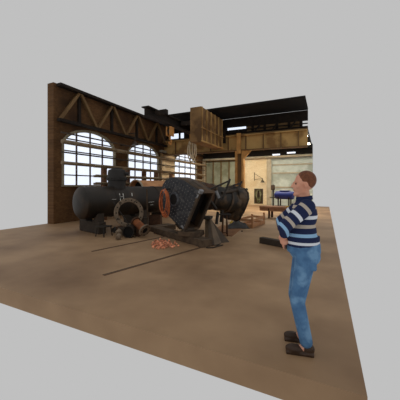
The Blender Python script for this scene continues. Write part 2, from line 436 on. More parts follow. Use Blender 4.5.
# ------------------------------------------------------------------ travelling crane and what hangs from it
cr = thing('crane_bridge', 'brown box-section crane bridge resting against the ochre girder', 'crane', (-6.4, 15.7, 4.2))
xb0, xb1 = -6.6, -5.95
part('box_girder', box(bmn(), (xb0, 12.5, 4.03), (xb1, 15.75, 5.9)), M['crane'], cr, smooth=False)
bm = bmn()
for k in range(6):
    y = 12.6 + k * .6; box(bm, (xb1, y - .03, 4.03), (xb1 + .05, y + .03, 5.9))
box(bm, (xb1, 12.5, 4.03), (xb1 + .08, 15.75, 4.09)); box(bm, (xb1, 12.5, 4.75), (xb1 + .06, 15.75, 4.8))
parts('stiffener', bm, M['girder'], cr, smooth=False)
bm = bmn(); box(bm, (xb0 - .2, 15.75, 4.4), (xb1 + .2, 15.79, 5.3))
part('end_carriage', bm, M['soot'], cr, smooth=False)
bm = bmn(); box(bm, (xb0 - .02, 13.2, 4.32), (xb0 - .28, 14.0, 4.75))
part('motor_box', bm, M['hook'], cr, bevel=.03)
xh = -7.4
tr = thing('hoist_beam', 'dark sooty hoist beam alongside the brown crane bridge', 'beam', (xh, 13, 4.85))
bm = bmn(); box(bm, (xh - .2, 9.6, 4.85), (xh + .2, 15.78, 4.9)); box(bm, (xh - .04, 9.6, 4.9), (xh + .04, 15.78, 5.25)); box(bm, (xh - .2, 9.6, 5.25), (xh + .2, 15.78, 5.3))
part('girder', bm, M['soot'], tr, smooth=False)
bm = bmn()
for y in (10.2, 12.6, 15.0): box(bm, (xh + .2, y - .1, 5.0), (xb0, y + .1, 5.2))
parts('cross_tie', bm, M['soot'], tr, smooth=False)
def xpx(px, x):                                # depth along a line of sight where it meets the plane x
    return x / ((px - 200) / FOC * CY - SY)
Yk = xpx(170, xh); k0 = P(170, 131, Yk); k0.x = xh
hk = thing('hook_block', 'ochre crane hook block hanging below the hoist beam', 'hook', (k0.x, k0.y, 4.85))
q = Vector((xh, k0.y, 0))
bm = bmn(); box(bm, (xh - .14, q.y - .2, 4.28), (xh - .06, q.y + .2, 4.78)); box(bm, (xh + .06, q.y - .2, 4.28), (xh + .14, q.y + .2, 4.78))
parts('cheek_plate', bm, M['hook'], hk, bevel=.02)
part('sheave', tube(bmn(), (xh - .05, q.y, 4.53), (xh + .05, q.y, 4.53), .19, n=20), M['dark_steel'], hk)
bm = bmn(); tube(bm, (xh, q.y - .12, 4.6), (xh, q.y - .12, 4.86), .015, n=6); tube(bm, (xh, q.y + .12, 4.6), (xh, q.y + .12, 4.86), .015, n=6)
parts('cable', bm, M['dark_steel'], hk)
pts = [Vector((xh, q.y, 4.3)), Vector((xh, q.y, 4.1))] + [Vector((xh, q.y + .13 * math.sin(t), 3.99 + .13 * math.cos(t))) for t in [0.3 + i * .42 for i in range(11)]]
part('hook', path(bmn(), pts, .045, 8), M['hook'], hk)
Ys = xpx(192, xh); s0 = P(192, 134, Ys)
sl = thing('lifting_sling', 'looped pale lifting slings hanging from the hoist beam', 'sling', (xh, s0.y, 4.85))
part('shackle', ball(box(bmn(), (xh - .12, s0.y - .12, 4.55), (xh + .12, s0.y + .12, 4.86)), (xh, s0.y, 4.5), .13), M['hook'], sl, bevel=.02)
for k, (wd, ln, ph) in enumerate(((.3, 1.35, .3), (.2, 1.15, 1.1), (.34, 1.0, -.5), (.15, 1.25, 2.0))):
    pts = []
    for i in range(25):
        t = 2 * math.pi * i / 24
        r = wd * math.sin(t / 2) * (1 if t < math.pi else 1)
        pts.append(Vector((xh + math.cos(ph) * wd * math.sin(t) * .9, s0.y + math.sin(ph) * wd * math.sin(t) * .9 + .02 * k, 4.5 - ln * (1 - math.cos(t)) / 2)))
    part('rope_loop', path(bmn(), pts[:-1], .04, 6, closed=True), M['rope'], sl)

# ------------------------------------------------------------------ roof timbers and pipes on the left wall
zt = wz(4.1)
lb = thing('wall_plate_truss', 'dark timber truss with diagonal braces along the top of the left wall', 'truss', (WX + .2, 14, zt))
part('bottom_chord', box(bmn(), (WX + .08, 7.5, zt - .06), (WX + .3, BY - .1, zt + .06)), M['soot'], lb, smooth=False)
bm = bmn()
for k in range(7):
    y = 7.6 + k * 2.1
    bar(bm, (WX + .18, y, zt + .06), (WX + .18, y + .95, 6.0), .12, .12); bar(bm, (WX + .18, y + 2.0, zt + .06), (WX + .18, y + 1.05, 6.0), .12, .12)
parts('brace', bm, M['girder_dark'], lb, smooth=False)
bm = bmn()
for k in range(7): box(bm, (WX + .0, 8.6 + k * 2.1, zt), (WX + .1, 8.74 + k * 2.1, 6.0))
parts('stud', bm, M['soot'], lb, smooth=False)
part('top_chord', box(bmn(), (WX + .06, 7.5, 6.0), (WX + .34, BY - .1, 6.12)), M['soot'], lb, smooth=False)
pipes = [(wz(3.28), .1, 'pipe', 'thick dusty pipe across the upper panes of the left windows'), (wz(3.62), .035, 'pipe_dark', 'thin dark pipe highest across the left windows'),
         (wz(2.9), .035, 'pipe_dark', 'thin dark pipe across the middle of the left windows'), (wz(2.5), .08, 'pipe', 'dusty pipe across the lower panes of the left windows')]
for z, r, mm, lab in pipes:
    bm = tube(bmn(), (WX + .32 + r, 7.5, z), (WX + .32 + r, BY - .4, z), r, n=12)
    t = thing('wall_pipe', lab, 'pipe', (WX + .3, 15, z), 'pipes along the left wall')
    part('run', bm, M[mm], t)
    bm = bmn()
    for y in (11.5, 15.6, 17.1, 21.8): box(bm, (WX + .0, y - .03, z - .03), (WX + .32 + r * 2, y + .03, z + .03))
    parts('bracket', bm, M['pipe_dark'], t, smooth=False)
lm = thing('pendant_lamp', 'small dark lamp hanging in front of the arched window', 'lamp', P(135, 141, 15.0))
pl = P(135, 144, 15.0)
part('cord', tube(bmn(), pl + Vector((0, 0, .12)), Vector((pl.x, pl.y, 4.7)), .02, n=6), M['pipe_dark'], lm)
part('arm', bar(bmn(), Vector((WX, pl.y, 4.7)), Vector((pl.x, pl.y, 4.7)), .05, .05), M['pipe_dark'], lm)
part('lamp_shade', lathe(bmn(), pl, (0, 0, 1), [(.2, -.06), (.19, .0), (.08, .1), (.05, .16)], 16), M['pipe_dark'], lm)

# rack of long stock in front of the windows
rk = thing('stock_rack', 'rusty brown rack of long bars below the left windows', 'rack', (-9.7, 14, 0))
xr = -9.65
for px in (104, 127.5, 144, 156, 171):
    Y = xpx(px, xr); p = P(px, 186, Y)
    part('post', box(bmn(), (xr - .1, p.y - .1, 0), (xr + .1, p.y + .1, 2.65)), M['rack'], rk, smooth=False)
bm = bmn()
y0, y1 = 8.6, 20.5
for z in (2.55, 2.1, 1.75): box(bm, (xr + .1, y0, z - .05), (xr + .18, y1, z + .05))
parts('rail', bm, M['pipe'], rk, smooth=False)
for z, n_ in ((2.15, 3), (1.8, 4), (2.6, 2)):
    for j in range(n_):
        tag(mesh('stock_bar', tube(bmn(), (xr + .25 + j * .07, y0 + .3 * j, z), (xr + .25 + j * .07, y1 - .4 * j, z), .03, n=8), M['pipe' if j % 2 else 'trim_pale'], (0, 0, 0)),
            {2.15: 'long thin bar on the middle tier of the stock rack', 1.8: 'long thin bar on the lowest tier of the stock rack', 2.6: 'long thin bar on the top tier of the stock rack'}[z], 'bar', 'bars on the stock rack %s tier' % {2.15: 'middle', 1.8: 'lowest', 2.6: 'top'}[z])
bm = bmn()
for px in (104, 127.5, 144, 156, 171):
    Y = xpx(px, xr); p = P(px, 186, Y)
    for z in (2.55, 2.1, 1.75): box(bm, (xr + .1, p.y - .03, z - .06), (xr + .5, p.y + .03, z - .03))
parts('arm', bm, M['rack'], rk, smooth=False)

# ------------------------------------------------------------------ floor rails
def rail_line(a, b, label):
    d = (b - a).normalized(); s = Vector((-d.y, d.x, 0))
    bm = bmn(); bar(bm, a + Vector((0, 0, .002)), b + Vector((0, 0, .002)), .05, .01)
    t = thing('track_rail', label, 'rail', a, 'rails set in the floor')
    part('rail_head', bm, M['rail'], t, smooth=False)
    bm = bmn(); bar(bm, a + s * .04 + Vector((0, 0, .001)), b + s * .04 + Vector((0, 0, .001)), .028, .008)
    part('flangeway', bm, M['black'], t, smooth=False)
rail_line(F(92, 251.6), F(166, 236.5), 'farther floor rail, passing beneath the copper pile')
rail_line(F(104, 275.5), F(203, 247.2), 'nearer floor rail, ending at the timber baulk')

# ------------------------------------------------------------------ black boiler with dome
T = cw(.64, .768).normalized()
b0 = cw(-3.69, 9.6, 1.06); RB = .57
bl = thing('black_boiler', 'large black boiler barrel with a dome on top', 'boiler', Vector((b0.x, b0.y, 0)))
part('barrel', lathe(bmn(), b0 - T * .75, T, [(.02, -.1), (.3, -.08), (.5, -.03), (RB, .03), (RB, 3.9), (RB - .03, 3.92), (.02, 3.92)], 48), M['boiler'], bl)
bm = bmn()
for t in (1.15, 3.2): lathe(bm, b0 - T * .75, T, [(RB, t - .05), (RB + .012, t - .05), (RB + .012, t + .05), (RB, t + .05)], 48, closed=True)
parts('band', bm, M['boiler'], bl)
dc = b0 + T * .7
part('dome', lathe(bmn(), Vector((dc.x, dc.y, 0)), (0, 0, 1), [(.33, 1.45), (.335, 1.86), (.385, 1.87), (.39, 1.98), (.345, 2.0), (.335, 2.2), (.31, 2.27), (.2, 2.31), (.19, 2.35), (.02, 2.36)], 32), M['dome'], bl)
bm = bmn()
for k in range(18):
    a = 2 * math.pi * k / 18; ball(bm, Vector((dc.x + .39 * math.cos(a), dc.y + .39 * math.sin(a), 1.925)), .026, 5)
parts('bolt', bm, M['dome'], bl)
side = dc + cw(1, -.2).normalized() * .4
part('valve_stub', tube(bmn(), Vector((dc.x, dc.y, 2.12)) + cw(1, 0) * .25, Vector((dc.x, dc.y, 2.12)) + cw(1, 0) * .47, .07, n=12), M['dome'], bl)
toV = -cw(.9, .0).normalized()
def on_barrel(px, py):
    "point of the barrel surface seen at a spot"
    d = (P(px, py, 1) - Vector((0, 0, CAMZ))); o = Vector((0, 0, CAMZ))
    a = d - T * d.dot(T); c = (o - b0) - T * (o - b0).dot(T)
    A, B_, C_ = a.dot(a), 2 * a.dot(c), c.dot(c) - (RB + .006) ** 2
    k = (-B_ - math.sqrt(max(0, B_ * B_ - 4 * A * C_))) / (2 * A)
    return o + d * k
bm = bmn()
for seg in (((119.5, 193.5), (120.5, 200.5)), ((123, 193.5), (123.8, 199.5)), ((119.8, 197), (123.5, 196.5)), ((131.8, 193), (132.2, 196)), ((112, 199.3), (116, 199.3))):
    pa, pb = on_barrel(*seg[0]), on_barrel(*seg[1]); bar(bm, pa, pb, .03, .012)
for seg in (((148.5, 202.2), (154, 201.6)), ((151.5, 202), (151.8, 213)), ((150.2, 205), (153, 204.5))):
    pa, pb = on_barrel(*seg[0]), on_barrel(*seg[1]); bar(bm, pa, pb, .03, .012)
part('chalk_mark', bm, M['chalk'], bl, 'white chalk marks', smooth=False)
def cradle(t, lab):
    c = b0 + T * t; n_ = Vector((-T.y, T.x, 0))
    bm = bmn(); bar(bm, c - n_ * .7 + Vector((0, 0, .2 - c.z)), c + n_ * .7 + Vector((0, 0, .2 - c.z)), .28, .4)
    th = thing('timber_cradle', lab, 'cradle', Vector((c.x, c.y, 0)), 'cradles under the black boiler')
    part('sleeper', bm, M['timber_dark'], th, bevel=.02)
    for s in (-1, 1):
        pp = c + n_ * s * .42; pp.z = .4
        bm = bmn(); prism(bm, [pp - n_ * s * .22 - T * .12, pp + n_ * s * .18 - T * .12, pp + n_ * s * .18 - T * .12 + Vector((0, 0, .3))], T * .24)
        part('wedge', bm, M['timber_dark'], th, smooth=False)
cradle(-.3, 'dark timber cradle beneath the domed end of the black boiler')
cradle(1.6, 'dark timber cradle beneath the plain end of the black boiler')

# tan barrel behind it
tb0 = P(135.5, 193, 12.9); tb0.z = 1.36; RT = .58
tb = thing('tan_barrel', 'tan primed open-ended barrel behind the black boiler', 'barrel', Vector((tb0.x, tb0.y, 0)))
part('shell', lathe(bmn(), tb0, T, [(RT, 0), (RT, 1.9), (RT - .03, 1.9), (RT - .03, 0)], 48, closed=True), M['tan_barrel'], tb)
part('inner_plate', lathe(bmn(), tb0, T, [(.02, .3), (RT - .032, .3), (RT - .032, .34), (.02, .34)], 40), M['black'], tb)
part('end_rim', lathe(bmn(), tb0, T, [(RT, -.02), (RT + .03, -.02), (RT + .03, .06), (RT, .06)], 48, closed=True), M['trim_pale'], tb)
bs = tb0 + T * .95
for s, lab in ((-.6, 'timber stack under the open end of the tan barrel'), (.6, 'timber stack under the far end of the tan barrel')):
    c = bs + T * s; n_ = Vector((-T.y, T.x, 0))
    th = thing('timber_stack', lab, 'timber', Vector((c.x, c.y, 0)), 'stacks under the tan barrel')
    for z in (.19, .57): 
        part('block', bar(bmn(), Vector((c.x, c.y, z)) - n_ * .5, Vector((c.x, c.y, z)) + n_ * .5, .3, .37), M['timber_dark'], th, bevel=.02)

# ------------------------------------------------------------------ ring, flanged pipe and odds by the black boiler
rc = P(129, 217.5, 8.9); nrm = cw(.55, -1.0, .22).normalized()
RO, RI = .5, .365
rc.z = RO * math.sqrt(1 - nrm.z ** 2) + .25
rg = thing('steel_ring', 'large dusty grey steel ring leaning in front of the black boiler', 'ring', Vector((rc.x, rc.y, 0)))
part('annulus', lathe(bmn(), rc - nrm * .035, nrm, [(RO, 0), (RO, .07), (RI, .07), (RI, 0)], 48, closed=True), M['ring'], rg, bevel=.008)
bm = bmn(); fr = frame(rc, rc + nrm)
for k in range(14):
    a = 2 * math.pi * k / 14; c = rc + fr @ Vector((.432 * math.cos(a), .432 * math.sin(a), .04)); tube(bm, c - nrm * .01, c + nrm * .012, .022, n=8)
part('bolt_hole', bm, M['black'], rg)
bm = bmn()
for a in (1.0, 2.3, 3.6, 5.3):
    c0 = rc + fr @ Vector((.485 * math.cos(a), .485 * math.sin(a), .045)); c1 = rc + fr @ Vector((.375 * math.cos(a + .12), .375 * math.sin(a + .12), .045)); bar(bm, c0, c1, .03, .02)
parts('clamp', bm, M['dark_steel'], rg, smooth=False)
bm = bmn(); pa = P(112, 201, 8.75); pb = P(131.5, 218, 8.45); tube(bm, pa, pb, .018, n=8); 
pr = Vector((pa.x, pa.y, 0)); 
gb = F(136, 236)
rodl = single('leaning_rod', tube(bmn(), P(113, 201.5, 8.95), gb + Vector((0, 0, .02)), .016, n=8), M['dark_steel'], 'thin dark rod leaning across the grey ring', 'rod', gb)
bm.free()
single('ring_block', bar(bmn(), Vector((rc.x, rc.y, .12)) - cw(.35, .1), Vector((rc.x, rc.y, .12)) + cw(.3, .08), .34, .23), M['timber_dark'], 'dark timber block under the foot of the grey ring', 'timber', Vector((rc.x, rc.y, 0)), bevel=.01)
# flanged pipe
e1 = F(145, 237.5); Yd = 8.35
pd = P(144.5, 230, Yd); ax = (P(133, 219, 8.75) - pd).normalized()
fp = thing('flanged_pipe', 'orange rusty pipe stub with a round grey flange lying before the ring', 'pipe', Vector((pd.x, pd.y, 0)))
part('pipe_body', tube(bmn(), pd, pd + ax * .55, .125, n=24), M['rust'], fp)
part('flange', lathe(bmn(), pd - ax * .045, ax, [(.21, 0), (.21, .05), (.1, .05), (.1, 0)], 32, closed=True), M['ring'], fp)
part('flange', lathe(bmn(), pd + ax * .5, ax, [(.17, 0), (.17, .05), (.02, .05), (.02, 0)], 32), M['rust_dark'], fp)
part('bore', tube(bmn(), pd - ax * .02, pd + ax * .02, .1, n=24), M['black'], fp)
bm = bmn()
fx = frame(pd, pd + ax)
for k in range(8):
    a = math.pi * k / 4; c = pd - ax * .05 + fx @ Vector((.16 * math.cos(a), .16 * math.sin(a), 0)); tube(bm, c, c - ax * .02, .016, n=6)
parts('bolt', bm, M['rust_dark'], fp)
pp = pd + ax * .35
part('foot', box(bmn(), (pp.x - .08, pp.y - .08, 0), (pp.x + .08, pp.y + .08, pp.z - .1)), M['rust_dark'], fp, smooth=False)
dk = F(128, 238); dk.z = .19; da = cw(.05, 1).normalized()
dd = thing('dark_drum', 'short dark drum lying on its side left of the rusty pipe stub', 'drum', Vector((dk.x, dk.y, 0)))
part('shell', lathe(bmn(), dk, da, [(.19, 0), (.19, .32), (.165, .32), (.165, 0)], 28, closed=True), M['dark_steel'], dd)
part('end_disc', tube(bmn(), dk + da * .05, dk + da * .08, .166, n=28), M['black'], dd)
rb = thing('rust_box', 'rusty brown open box on the floor under the black boiler', 'box', F(155, 226))
f0 = F(147.5, 226) ; f1 = F(160, 226)
def open_box(root, a, b, depth, h, m, t=.03):
    d = (b - a).normalized(); n_ = Vector((-d.y, d.x, 0)); up = Vector((0, 0, 1))
    bm = bmn()
    for p, q in ((a, b), (a + n_ * depth, b + n_ * depth), (a, a + n_ * depth), (b, b + n_ * depth)): bar(bm, p + up * h / 2, q + up * h / 2, t, h)
    parts('side', bm, m, root, smooth=False)
    bm = bmn(); c = n_ * depth / 2 + up * .02; bar(bm, a + c, b + c, depth, .03); part('bottom', bm, m, root, smooth=False)
open_box(rb, f0, f1, .5, .42, M['rust_dark'])
sp = single('wood_staff', tube(bmn(), F(148, 231), P(146.8, 189, 9.3), .028, n=8), M['timber'], 'thin tall staff leaning against the black boiler', 'staff', F(148, 231))
sl_a, sl_b = F(150, 231.5), F(172, 228.5)
single('floor_slab', bar(bmn(), sl_a + Vector((0, 0, .09)), sl_b + Vector((0, 0, .09)), .5, .18), M['timber'], 'flat grey timber slab lying behind the copper pile', 'timber', sl_a, bevel=.02)
# small dark stool at the left edge
st = thing('steel_stool', 'small dark steel stool left of the grey ring', 'stool', F(104, 236))
c = F(104, 236); 
part('seat', box(bmn(), (c.x - .19, c.y - .19, .3), (c.x + .19, c.y + .19, .34)), M['dark_steel'], st, bevel=.01)
for sx in (-1, 1):
    for sy in (-1, 1): part('leg', tube(bmn(), (c.x + sx * .18, c.y + sy * .18, 0), (c.x + sx * .15, c.y + sy * .15, .31), .018, n=8), M['dark_steel'], st)
# scrap lying at the ring's foot
rnd = random.Random(3)
for k, (px, py, s, mm, lab) in enumerate(((119, 236.5, .14, 'ring', 'grey scrap casting at the left foot of the ring'), (118.5, 239.5, .12, 'ring', 'grey lump of scrap nearest the bare floor before the ring'), (128, 235, .13, 'rust_dark', 'brown scrap lump inside the ring'), (115, 233, .13, 'dark_steel', 'dark scrap lump left of the ring'), (121, 233.5, .17, 'rust_dark', 'brown scrap lump right against the foot of the ring'))):
    c = F(px, py); bm = bmn(); v = bmesh.ops.create_icosphere(bm, subdivisions=1, radius=s)['verts']
    for x in v: x.co = x.co * rnd.uniform(.55, 1.15); x.co.z = max(-s * .8, x.co.z * rnd.uniform(.9, 1.3)); x.co += c + Vector((0, 0, s * .8))
    single('scrap_casting', bm, M[mm], lab, 'scrap', c, smooth=False)

# ------------------------------------------------------------------ stripped boiler with studded firebox
A = cw(.72, .694).normalized()
fc = P(180, 204, 7.55)
def onp(px, py, off=0.0):
    d = P(px, py, 1) - Vector((0, 0, CAMZ)); o = Vector((0, 0, CAMZ))
    return o + d * ((fc + A * off - o).dot(A) / d.dot(A))
fbz = F(183, 243)
fb = thing('stripped_boiler', 'stripped locomotive boiler rolled on its side, studded plate facing left', 'boiler', Vector((fbz.x, fbz.y, .2)))
outl = [(163.8, 211.5), (162, 203), (161.2, 196), (161.3, 190), (162.6, 184.5), (165.5, 180.2), (169.5, 177.8), (174, 177.2), (178.5, 178.6), (184.5, 181), (200, 192), (184.2, 230.5), (180, 227.8)]
poly = [onp(*p) for p in outl]
LB = .52
cen = sum(poly, Vector()) / len(poly)
part('back_plate', prism(bmn(), poly, A * .03), M['plate'], fb, 'blue-black studded plate', bevel=.012)
shr = [cen + (p - cen) * .985 + A * .03 for p in poly]
# shell: sides only, bottom (edge 10: right corner to lower corner) is open
part('shell', prism(bmn(), shr, A * LB, False, False, [k for k in range(13) if k != 10]), M['shell'], fb, solid=.03)
bm = bmn()
a_, b_ = shr[10], shr[11]
rimw = .07
for p, q in ((a_, b_), (b_, b_ + A * LB), (a_ + A * LB, b_ + A * LB), (a_, a_ + A * LB)): bar(bm, p, q, rimw, rimw, A)
part('foundation_ring', bm, M['shell'], fb, smooth=False)
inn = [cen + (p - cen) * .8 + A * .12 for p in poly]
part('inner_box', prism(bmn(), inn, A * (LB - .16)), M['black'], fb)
part('front_plate', prism(bmn(), [p + A * (LB + .03) for p in [cen + (q - cen) * .985 for q in poly]], A * .03), M['shell_black'], fb)
# studs in rows on the plate
bm = bmn()
vx = (poly[10] - poly[11]).normalized(); vy = A.cross(vx)
def inside(p, m=.06):
    n_ = len(poly); 
    for k in range(n_):
        e = (poly[(k + 1) % n_] - poly[k]).normalized(); nn = A.cross(e)
        s = (p - poly[k]).dot(nn); s0 = (cen - poly[k]).dot(nn)
        if s * s0 < 0 or abs(s) < m: return False
    return True
hole = onp(174.2, 199.3)
for i in range(-14, 15):
    for j in range(-14, 15):
        p = cen + vx * i * .115 + vy * j * .115
        if inside(p) and (p - hole).length > .24: ball(bm, p - A * .004, .0175, 4)
part('stay_bolt', bm, M['stud'], fb)
part('firehole_ring', lathe(bmn(), hole - A * .03, A, [(.225, .03), (.2, 0), (.16, 0), (.15, .03), (.15, .05)], 32), M['chafe'], fb, 'chafed pale ring round the fire hole')
part('firehole', tube(bmn(), hole - A * .034, hole - A * .02, .158, n=32), M['black'], fb, 'dark fire hole')
# chafed corner patches
bm = bmn()
for (p1, p2, wd) in (((183.5, 228.5), (181.5, 225.5), .07), ((198.5, 194.5), (196.5, 198), .05)):
    bar(bm, onp(*p1, -.005), onp(*p2, -.005), wd, .01, A)
parts('chafed_edge', bm, M['worn'], fb, smooth=False)
# roof seam rivets along the upper side
bm = bmn()
up_n = (shr[9] - cen); e = (shr[10] - shr[9]); nn = A.cross(e).normalized()
if nn.dot(up_n) < 0: nn = -nn
for i in range(12):
    for t in (.06, .5, .94): ball(bm, shr[9] + e * (i + .5) / 12 + A * LB * t + nn * .018, .018, 4)
part('seam_rivet', bm, M['shell'], fb)
# pale bracket at near corner
kp = onp(200.8, 191.8)
part('corner_lug', bar(bmn(), kp - vx * .05, kp + vx * .06, .12, .08), M['worn'], fb, 'pale worn corner lug', bevel=.01)
# barrel and smokebox
bc = cen + A * (LB + .06) + Vector((0, 0, .06))
bc2 = P(233.5, 201.5, 9.3)
Ad = (bc2 - bc).normalized()
part('barrel', tube(bmn(), bc, bc2, .42, .42, n=36), M['shell_black'], fb)
bm = bmn(); L_ = (bc2 - bc).length
for t in (.12, .45, .8): lathe(bm, bc, Ad, [(.42, L_ * t - .04), (.445, L_ * t - .04), (.445, L_ * t + .04), (.42, L_ * t + .04)], 36, closed=True)
parts('band', bm, M['shell'], fb)
pc = bc + Ad * L_ * .5
part('lagging_patch', lathe(bmn(), bc + Ad * L_ * .25, Ad, [(.42, 0), (.43, .0), (.43, .3), (.42, .3)], 36, closed=True), M['rust_dark'], fb)
def ond(px, py, off=0.0):
    d = P(px, py, 1) - Vector((0, 0, CAMZ)); o = Vector((0, 0, CAMZ)); c = bc2 - Ad * .12
    return o + d * ((c + Ad * off - o).dot(Ad) / d.dot(Ad))
sm = [(219, 205), (222, 193), (226.5, 186.5), (231.5, 185), (236.5, 186.8), (239.5, 191), (240, 197), (237, 206), (231, 218), (227.5, 219.8), (223, 218), (219.5, 212)]
smp = [ond(*p) for p in sm]
part('smokebox', prism(bmn(), smp, Ad * .42), M['shell_black'], fb, bevel=.03)
smc = sum(smp, Vector()) / len(smp)
part('smokebox_rim', prism(bmn(), [smc + (p - smc) * 1.035 + Ad * .38 for p in smp], Ad * .07), M['dark_steel'], fb, bevel=.015)
fcx = ond(229.5, 198, -.02)
part('inspection_cover', lathe(bmn(), fcx - Ad * .05, Ad, [(.02, 0), (.1, 0), (.13, .03), (.13, .08)], 20), M['shell'], fb)
f2 = ond(233.5, 199, -.02)
part('inspection_cover', lathe(bmn(), f2 - Ad * .04, Ad, [(.05, 0), (.09, 0), (.09, .05), (.05, .05)], 18, closed=True), M['worn'], fb)
# struts and pipes on top
def rod(a, b, r, m, nm='strut'): part(nm, tube(bmn(), a, b, r, n=10), M[m], fb)
rod(P(222.5, 199, 8.1), P(230, 179.3, 8.3), .035, 'dark_steel')
rod(P(209.5, 189.5, 8.2), P(228.3, 181.2, 8.7), .03, 'dark_steel')
rod(P(214, 187, 8.5), P(221, 197, 8.5), .03, 'dark_steel')
rod(P(235.5, 193, 9.3), P(241.8, 181.5, 9.5), .035, 'dark_steel')
rod(P(233, 185.5, 9.1), P(239.5, 183.5, 9.3), .03, 'dark_steel')
rod(P(244.5, 194, 9.5), P(247.3, 188.5, 9.5), .04, 'dark_steel')
rod(P(216, 191, 8.2), P(219, 198, 8.2), .05, 'worn', 'pipe_stub')
rod(P(209, 199, 7.95), P(216, 209, 8.1), .05, 'dark_steel', 'pipe_stub')
rod(P(222, 193, 8.5), P(236, 190, 8.9), .05, 'shell', 'steam_pipe')
rod(P(218, 212, 8.5), P(216.5, 224, 8.4), .05, 'dark_steel', 'bracket_foot')
rod(P(222, 210, 8.6), P(221, 222, 8.6), .055, 'dark_steel', 'bracket_foot')

# coiled orange hose hanging on the boiler plate
hc = onp(164.3, 201.5, -.2)
ho = thing('orange_hose', 'coil of orange hose hanging on the edge of the studded plate', 'hose', Vector((hc.x, hc.y, .74)))
rnd = random.Random(5)
hx = (vx - Vector((0, 0, vx.z))).normalized()
hx = cw(1, -.35).normalized()
for k in range(5):
    pts = []; rw, rh = .115 + .012 * (k % 3), .33 + .022 * ((k * 2) % 5); ph = rnd.uniform(-.2, .2)
    for i in range(28):
        t = 2 * math.pi * i / 28
        pts.append(hc + hx * (rw * math.cos(t) + .03 * ph) + Vector((0, 0, rh * math.sin(t) - .02 * k)) + A * (.026 * (k - 2) + .01 * math.sin(3 * t + k)))
    part('hose_loop', path(bmn(), pts, .017, 8, closed=True), M['hose'], ho)
part('binding', lathe(bmn(), hc + Vector((0, 0, .31)) - hx * .02, hx, [(.05, 0), (.06, 0), (.06, .05), (.05, .05)], 16, closed=True), M['worn'], ho, 'pale binding')
hkp = hc + Vector((0, 0, .37))
part('hanger', tube(bmn(), hkp - A * .04, hkp + A * .2, .018, n=8), M['dark_steel'], ho)

# ------------------------------------------------------------------ what the boiler rests on
def baulk(px0, py0, px1, py1, h, wd, lab, m, z0=0., name='timber_baulk', group=None):
    a, b = F(px0, py0), F(px1, py1); n_ = Vector((-(b - a).y, (b - a).x, 0)).normalized() * wd / 2
    if n_.dot(cw(0, 1)) < 0: n_ = -n_
    z = Vector((0, 0, z0 + h / 2))
    return single(name, bar(bmn(), a + n_ + z, b + n_ + z, wd, h), M[m], lab, 'timber', Vector((a.x, a.y, z0)), group, bevel=.012)
baulk(153.5, 233.5, 202.5, 248, .2, .36, 'long weathered timber baulk on the floor under the studded plate', 'timber')
pk = F(185, 240)
sup = onp(184.2, 230.5)
zt_ = min(p.z for p in poly + [q + A * LB for q in shr])
ch = thing('timber_chock', 'dark timber chock on the baulk beneath the plate corner', 'chock', Vector((sup.x, sup.y, .2)))
cn = sup + A * .3
bm = bmn(); bar(bm, Vector((cn.x, cn.y, 0)) - hx * .35 + Vector((0, 0, .2 + (sup.z - .24) / 2)), Vector((cn.x, cn.y, 0)) + hx * .3 + Vector((0, 0, .2 + (sup.z - .24) / 2)), .5, max(.04, sup.z - .24))
part('block', bm, M['timber'], ch, bevel=.015)
# left leg of the cradle
lg = F(175, 237); 
def plate_stand(name, lab, base_pts, apex, m, th=.05):
    t = thing(name, lab, 'stand', Vector(((base_pts[0] + base_pts[1]) / 2).xyz))
    return t
ls = thing('wedge_stand', 'dark wedge stand propping the left side of the studded plate', 'stand', F(175, 236))
a, b = F(170.5, 236.5), F(180, 238.5); a += A * .35; b += A * .35
top = P(176.5, 224, 7.95); tz = top.z
bm = bmn(); prism(bm, [Vector((a.x, a.y, .2)), Vector((b.x, b.y, .2)), top + (b - a).normalized() * .1, top - (b - a).normalized() * .1], A * .2)
part('body', bm, M['shell_black'], ls, smooth=False, bevel=.01)
# splayed plate stand under barrel
ps = thing('splayed_stand', 'splayed dark steel stand with fins propping the boiler', 'stand', F(206, 243))
apx = P(207, 217.5, 7.85)
fpts = [F(204.5, 244.2), F(209, 245.8), F(214.5, 245.8), F(221, 244)]
for k in range(3):
    p, q = fpts[k], fpts[k + 1]
    part('fin', prism(bmn(), [apx - hx * .06 * (1 - k), apx + hx * .05 * k, q + Vector((0, 0, .02)), p + Vector((0, 0, .02))], A * .03), M['fin_dark' if k == 1 else 'fin'], ps, smooth=False)
part('fin', prism(bmn(), [apx - hx * .05, apx + hx * .05, fpts[3] + A * .35, fpts[1] + A * .45], A * .03), M['fin_dark'], ps, smooth=False)
part('head', bar(bmn(), apx - hx * .12, apx + hx * .14, .3, .08), M['dark_steel'], ps, bevel=.01)
part('sole_plate', bar(bmn(), F(207, 243.8) + Vector((0, 0, .008)), F(220, 244.5) + Vector((0, 0, .008)), .3, .016), M['dark_steel'], ps, smooth=False)
pts = [F(206, 248.2), F(209, 248.4), F(213, 248.2), F(217, 247), F(223, 245.6)]
single('bent_bar', path(bmn(), [p + Vector((0, 0, .018)) for p in pts], .016, 6), M['dark_steel'], 'thin bent bar lying on the floor by the splayed stand', 'bar', pts[0])
